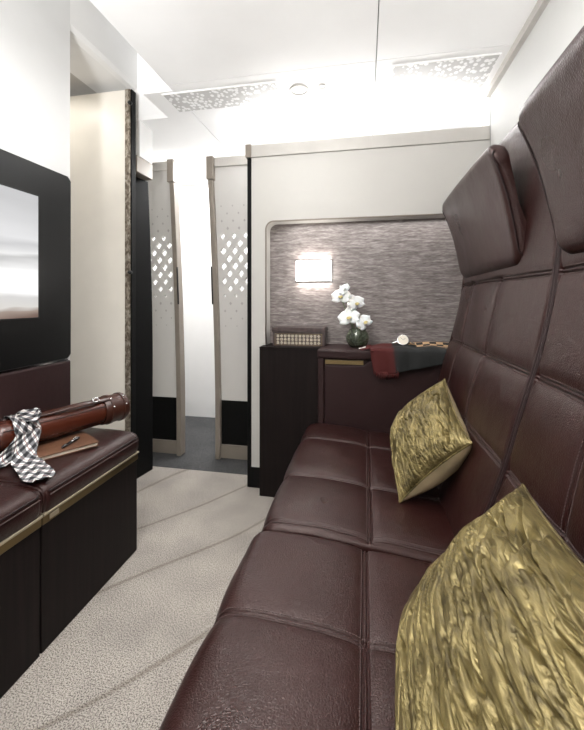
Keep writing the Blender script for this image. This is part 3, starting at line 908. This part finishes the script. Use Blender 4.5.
pm = B(); petal(pm, (pc.x-.015, 1.985, VZ+.004), Matrix.Identity(3), .034, .013, .25, .5); po = obj('fallen_petal', pm, 'petal', loc=(pc.x, 1.985, VZ), smooth=True); solidify(po, .002, 1)
tag(po, 'single white petal lying in front of the glass vase', 'petal')

# ============================================================ THROW + WATCH
tx0, tx1 = .03, .46
th_ = thing('throw_blanket', (.23, 1.98, .8435), 'folded charcoal throw with red fringed end draped over the cabinet edge', 'throw')
nu, nv = 60, 46
P = []
def hang(u): return .105*(1-u)**.8*(1-math.exp(-(u*14))*.35)+.028
def hi(u, v):                                # soft folds
    return .020*math.exp(-((v-.06)/.12)**2)*min(1, u*2.2)+.006+.007*(noise.noise(V((u*5, v*2, 1)))+.6)+.004*math.sin(u*19+v*2)*(.5+.5*v)
for i in range(nu+1):
    u = i/nu; row = []
    x = tx0+(tx1-tx0)*u
    Lt = .15; Lh = hang(u)
    for j in range(nv+1):
        v = j/nv; s = v*(Lt+Lh)
        yb = 2.075-.03*max(0, 1-u/.15)
        if s < Lt:
            y = yb-s; z = .8465+hi(u, v)*(1 if u > .12 else .3+.7*u/.12); k = (Lt-s)
            if k < .02: z -= (.02-k)**2*8
            xx = x
        else:
            q = s-Lt; y = 1.925-.006-.004*math.sin(u*26)-min(q, .02)*.15-abs(hi(u, v))*.4; z = .845+.004-q+.001
            xx = x+q*(.10 if u < .3 else -.12*(u-.3))
        row.append(V((xx-.012*(1-v)*(u < .15)*(1-u/.15), y, z)))
    P.append(row)
tbm = B(); grid(tbm, P, lambda i, j: (i/nu, j/nv))
to = obj('blanket', tbm, 'throw', th_, smooth=True); solidify(to, .005, 1)
fr = B()
for k in range(30):
    u = .01+.27*k/29; i = int(u*nu); p = P[i][nv]
    x = p.x+(u*nu-i)*(tx1-tx0)/nu
    L = .018+.012*random.random()
    tube(fr, [(x, p.y-.002, p.z+.012), (x+.002*random.uniform(-1, 1), p.y-.004, p.z-L*.4), (x+.006*random.uniform(-1, 1), p.y-.003, p.z-L)], [.0026, .0024, .001], 5)
obj('fringe', fr, 'red', th_, smooth=True, label='dark red wool fringe')
fr = B()
for k in range(12):
    y = 2.065-.012*k; x = tx0-.028
    tube(fr, [(x+.03, y, .858), (x, y+.004*random.uniform(-1, 1), .851), (x-.03, y+.01*random.uniform(-1, 1), .8465)], [.0026, .0024, .0012], 5)
obj('fringe', fr, 'red', th_, smooth=True, label='dark red wool fringe')
# watch lying on the throw
wp = bpx(403, 341, 2.03)
wz = .8435+.0255; wx, wy = wp.x, 2.03
wa = thing('wristwatch', (wx, wy, wz), 'silver wristwatch with pale dial lying on the folded throw', 'watch')
Rw = Matrix.Rotation(math.radians(58), 4, 'X')
g = B(); lathe(g, [(0, -.004), (.029, -.004), (.031, -.001), (.031, .004), (.0295, .006), (.027, .0055), (0, .0055)], (wx, wy, wz+.021), 36, Rw); obj('case', g, 'chrome', wa, smooth=True)
g = B(); lathe(g, [(0, .006), (.0265, .006), (.0265, .0065), (0, .0065)], (wx, wy, wz+.021), 36, Rw); obj('dial', g, 'paper', wa, label='pale dial')
g = B(); T4 = Matrix.Translation((wx, wy, wz+.021)) @ Rw
for an, L in ((.6, .015), (2.4, .021)):
    pa = T4 @ V((0, 0, .0071)); pb_ = T4 @ V((math.cos(an)*L, math.sin(an)*L, .0071)); tube(g, [pa, pb_], .0006, 4)
obj('hands', g, 'black', wa)
g = B(); P = []
for i in range(21):
    a_ = PI*1.75*i/20-PI*.87; 
    c = V((wx-.028*math.sin(a_)*1.55-.0, wy+.012, wz+.004+.016*(1-math.cos(a_))*.55))
    P.append([c+V((0, -.008, 0)), c+V((0, .008, 0))])
for s_ in (-1, 1):
    g2 = B()
    P = [[V((wx+s_*(.026+.032*k/8), wy-.009+.003*k/8, wz+.016-.014*(k/8)**1.3)), V((wx+s_*(.026+.032*k/8), wy+.009-.003*k/8, wz+.018-.013*(k/8)**1.3))] for k in range(9)]
    grid(g2, P); q = obj('strap', g2, 'chrome', wa, smooth=True, label='metal link strap'); solidify(q, .003, 0)

# ============================================================ NOTEBOOK, PEN, TUBE, SCARF
NZ = .5335
no = V((-1.118, 1.118, NZ)); ea = V((.517, .856, 0)).normalized(); eb = V((-ea.y, ea.x, 0))
def nbox(bm, a0, a1, b0, b1, z0, z1):
    box(bm, a0, a1, b0, b1, z0, z1)
def place(bm): bmesh.ops.transform(bm, matrix=Matrix.Translation((no.x, no.y, 0)) @ Matrix(((ea.x, eb.x, 0, 0), (ea.y, eb.y, 0, 0), (0, 0, 1, 0), (0, 0, 0, 1))), verts=bm.verts); return bm
nb = thing('notebook', (no.x+ea.x*.1+eb.x*.08, no.y+ea.y*.1+eb.y*.08, NZ), 'closed tan leather notebook lying on the far bench under the tube', 'notebook')
def cover(z0, z1): 
    g = B(); prism(g, rrect(0, .20, 0, .185, (.008, .008, .012, .008), 5), 'z', z0, z1); return place(g)
obj('back_cover', cover(NZ, NZ+.0025), 'note', nb)
obj('pages', place(box(B(), .006, .194, .004, .178, NZ+.0027, NZ+.0125)), 'paper', nb, label='cream page block')
obj('front_cover', cover(NZ+.0127, NZ+.0165), 'note', nb, bevel=.001)
pz = NZ+.0165+.0065
p0 = no+ea*.075+eb*.018; p1 = no+ea*.155+eb*.085
pd = thing('pen', (p0.x, p0.y, NZ+.0165), 'black ballpoint pen with silver clip lying on the notebook', 'pen')
A_ = V((p0.x, p0.y, pz)); Z_ = V((p1.x, p1.y, pz)); dv = Z_-A_
g = B(); tube(g, [A_, A_+dv*.03, A_+dv*.1, A_+dv*.55], [.0018, .004, .0060, .0060], 14); obj('barrel', g, 'pen', pd, smooth=True)
g = B(); tube(g, [A_+dv*.56, A_+dv*.95, Z_], [.0064, .0062, .004], 14); obj('cap', g, 'pen', pd, smooth=True)
g = B(); tube(g, [A_+dv*.548, A_+dv*.57], .0067, 14); obj('ring', g, 'chrome', pd, smooth=True)
g = B(); tube(g, [A_+dv*.64+V((0, 0, .0078)), A_+dv*.9+V((0, 0, .0078)), A_+dv*.97+V((0, 0, .003))], .0012, 6); obj('clip', g, 'chrome', pd, smooth=True)

TR = .056; TZ = NZ+.0165+.0045+TR
ta = V((-1.285, 1.085, TZ)); tb_ = V((-1.105, 1.560, TZ)); td = (tb_-ta).normalized()
tt = thing('leather_tube', ((ta.x+tb_.x)/2, (ta.y+tb_.y)/2, TZ-TR-.002), 'long cognac leather document tube with straps lying on the far bench', 'tube case')
Lt = (tb_-ta).length
g = B(); tube(g, [ta+td*s for s in [k*Lt*.80/16 for k in range(17)]], TR, 40); obj('body', g, 'tube', tt, smooth=True)
g = B(); tube(g, [ta+td*s for s in (Lt*.78, Lt*.785, Lt*.98, Lt*.995, Lt)], [TR+.002, TR+.0045, TR+.0045, TR+.002, TR-.006], 40); obj('cap', g, 'tube_dark', tt, smooth=True, label='darker buckled end cap').modifiers.new('e', 'EDGE_SPLIT').split_angle = .9
for s in (.83, .945):
    g = B(); tube(g, [ta+td*(Lt*s), ta+td*(Lt*s+.012)], TR+.0085, 40); o_ = obj('ring_strap', g, 'tube_dark', tt, smooth=True); o_.modifiers.new('e', 'EDGE_SPLIT').split_angle = .9
    for an in (.35, 1.0):
        sd = V((td.y, -td.x, 0)); pt_ = ta+td*(Lt*s+.006)+(sd*math.cos(an)+V((0, 0, 1))*math.sin(an))*(TR+.009)
        g = B(); lathe(g, [(0, -.003), (.004, -.003), (.004, .001), (0, .0028)], pt_, 10, ((sd*math.cos(an)+V((0, 0, 1))*math.sin(an)).to_track_quat('Z', 'Y').to_matrix().to_4x4())); obj('stud', g, 'chrome', o_, smooth=True)
sd = V((td.y, -td.x, 0)); up = V((0, 0, 1))
def on_tube(s, an, e=0): return ta+td*s+(sd*math.cos(an)+up*math.sin(an))*(TR+e)
# carrying strap: a flat belt that bows off the top of the tube
P = []
for k in range(31):
    s = Lt*(.26+.58*k/30); e = .006+.016*math.sin(PI*k/30)**2
    row = []
    for w in (-.14, -.05, .05, .14): row.append(on_tube(s, 1.08+w-.15*math.sin(PI*k/30), e))
    P.append(row)
g = B(); grid(g, P); q = obj('carry_strap', g, 'tube_dark', tt, smooth=True); solidify(q, .004, 0)
g = B(); c0 = Lt*.70
rr = [on_tube(c0-.012, .88, .022), on_tube(c0+.012, .88, .022), on_tube(c0+.012, 1.16, .022), on_tube(c0-.012, 1.16, .022), on_tube(c0-.012, .88, .022)]
tube(g, rr, .002, 6); obj('buckle', g, 'chrome', tt, smooth=True)
# lengthwise stitched seam
g = B(); tube(g, [on_tube(s, .55, .0008) for s in (0.02, Lt*.2, Lt*.4, Lt*.6, Lt*.78)], .0018, 6); obj('seam', g, 'tube_dark', tt, smooth=True)

# checked scarf: a strip looped over the tube, two tails on the bench
def ribbon(ctr, wid, bm, side, v0=0, folds=.005, nseg=18, seed=0):
    """ctr 3-D points, wid widths; side = local width direction list"""
    c = catmull(ctr, .008); n = len(c)
    W3 = catmull([(w, 0, 0) for w in wid], max(.0001, 1e-4)) if False else None
    P = []
    for i, p in enumerate(c):
        f = i/(n-1); k = f*(len(wid)-1); a = min(int(k), len(wid)-2); w = wid[a]+(wid[a+1]-wid[a])*(k-a)
        s_ = V(side[a]).lerp(V(side[a+1]), k-a).normalized()
        t_ = (c[min(i+1, n-1)]-c[max(i-1, 0)]).normalized(); nn = s_.cross(t_).normalized()
        if nn.z < -.2 : nn = -nn
        row = []
        for j in range(nseg+1):
            u = j/nseg-.5
            off = folds*(.5+.5*math.cos(u*17+f*4+seed)+.35*noise.noise(V((u*5, f*6, seed))))
            row.append(p+s_*(u*w)+nn*off)
        P.append(row)
    grid(bm, P, lambda i, j: (j/nseg*.10+seed*.3, i/(n-1)*.008*n+v0))
def upx(px, py, z):
    th = math.atan(73/375); u = (px-292)/375; t = (1.1-z)*375/(py-300)
    return V((t*(-math.sin(th)+u*math.cos(th)), t*(math.cos(th)+u*math.sin(th)), z))
sc_ = .105   # distance along the tube
sc = thing('checked_scarf', tuple((ta+td*sc_+sd*.02+V((0, 0, -TR))).to_tuple()), 'black and white checked scarf draped over the leather tube', 'scarf')
g = B()
arc = [on_tube(sc_, an, .004) for an in (3.0, 2.5, 2.0, 1.5, 1.0, .5, .1)]
CZ = .535
e1 = arc+[upx(24, 457, CZ+.02), upx(30, 466, CZ+.006), upx(36, 473, CZ+.004), upx(43, 479, CZ+.003)]
nW = len(e1)
ribbon(e1, [.05]*3+[.055, .062, .072, .08, .085, .088, .09, .07], g, [td]*7+[td*.9+V((.1, 0, 0)), V((.25, .9, 0)), V((.3, .85, 0)), V((.5, .75, 0))], seed=0)
q = obj('front_tail', g, 'check', sc, smooth=True); solidify(q, .0018, 1)
g = B()
sc2 = .075
e2 = [on_tube(sc2, an, .009) for an in (2.6, 2.0, 1.4, .9, .4, 0)]+[upx(6, 458, CZ+.02), upx(2, 464, CZ+.006), upx(-4, 469, CZ+.004)]
ribbon(e2, [.045]*3+[.05, .055, .06, .07, .085, .09], g, [td]*6+[td, V((.2, .9, 0)), V((.3, .9, 0))], seed=1.3)
q = obj('rear_tail', g, 'check', sc, smooth=True); solidify(q, .0018, 1)
g = B()                                        # the wrap that holds both tails together
kc = [on_tube(sc_-.03+.07*k/8, 1.25-.55*math.sin(PI*k/8)*.6, .016+.010*math.sin(PI*k/8)) for k in range(9)]
ribbon(kc, [.02, .045, .05, .045, .02], g, [sd*.6-up*.8]*5, folds=.006, seed=2.2)
q = obj('knot', g, 'check', sc, smooth=True); solidify(q, .002, 1)

# ============================================================ LIGHT
def area(name, loc, rot, sx, sy, power, col=(1, .985, .96)):
    l = bpy.data.lights.new(name, 'AREA'); l.shape = 'RECTANGLE'; l.size = sx; l.size_y = sy; l.energy = power; l.color = col
    o = bpy.data.objects.new(name, l); COL.objects.link(o); o.location = loc; o.rotation_euler = rot
    return o
area('cabin_ceiling_light', (-.45, .9, ZC-.012), (0, 0, 0), .5, 1.0, 19)
area('rear_fill_light', (-.3, -1.3, 1.55), (math.radians(-90), 0, PI), 1.4, 1.0, 1.5)  # added fill behind the camera, no fixture stands there
area('seat_back_fill_light', (.60, .4, 1.76), (PI, math.radians(12), 0), .05, 2.0, 2.2)  # added upward fill for ceiling and right wall, not an actual strip
u_ = area('rear_fill_uplight', (-.4, -.75, 1.3), (PI-math.radians(28), 0, 0), .5, .5, 48); u_.data.spread = math.radians(115)  # unseen lamp added only to brighten the ceiling
sp = bpy.data.lights.new('lintel_fill_spot', 'SPOT'); sp.energy = 120; sp.spot_size = math.radians(34); sp.spot_blend = .8; sp.shadow_soft_size = .12  # unseen spot added to lift the high left lintel
so_ = bpy.data.objects.new('lintel_fill_spot', sp); COL.objects.link(so_); so_.location = (-.4, -.9, 1.35)
so_.rotation_euler = (V((-1.45, 1.75, 2.5))-V(so_.location)).to_track_quat('-Z', 'Y').to_euler()
area('recess_light', (-1.75, 1.72, 2.33), (0, 0, 0), .08, .08, 1.3, (1, .95, .87))
area('corridor_ceiling_light', (-1.1, 2.95, ZC-.02), (0, 0, 0), 1.2, .5, 32, (1, 1, 1))
area('niche_light', (.05, 2.165, NZ1-.01), (0, 0, 0), 1.0, .04, 1.0)
area('lamp_up_light', ((a_l.x+b_l.x)/2, 2.185, b_l.z+.008), (PI, 0, 0), .21, .05, .75, (1, .96, .9))
area('lamp_down_light', ((a_l.x+b_l.x)/2, 2.185, a_l.z-.008), (0, 0, 0), .21, .05, .75, (1, .96, .9))
area('cove_light', (-.15, 2.25, 2.05), (PI, 0, 0), 1.1, .1, 9, (1, 1, 1))
w = bpy.data.worlds.new('world'); S.world = w; w.use_nodes = True
w.node_tree.nodes['Background'].inputs[0].default_value = (1, 1, 1, 1); w.node_tree.nodes['Background'].inputs[1].default_value = .7

# ============================================================ CAMERA
cd = bpy.data.cameras.new('camera'); cam = bpy.data.objects.new('camera', cd); COL.objects.link(cam)
cam.location = (0, 0, 1.1); cam.rotation_euler = (PI/2, 0, math.atan(73/375))
cd.sensor_fit = 'HORIZONTAL'; cd.sensor_width = 36; cd.lens = 36*375/584; cd.shift_y = -65/584; cd.clip_start = .02
S.camera = cam
S.view_settings.view_transform = 'Standard'; S.view_settings.look = 'None'; S.view_settings.gamma = 1
S.view_settings.exposure = .1; S.view_settings.use_curve_mapping = False
S.cycles.max_bounces = 8
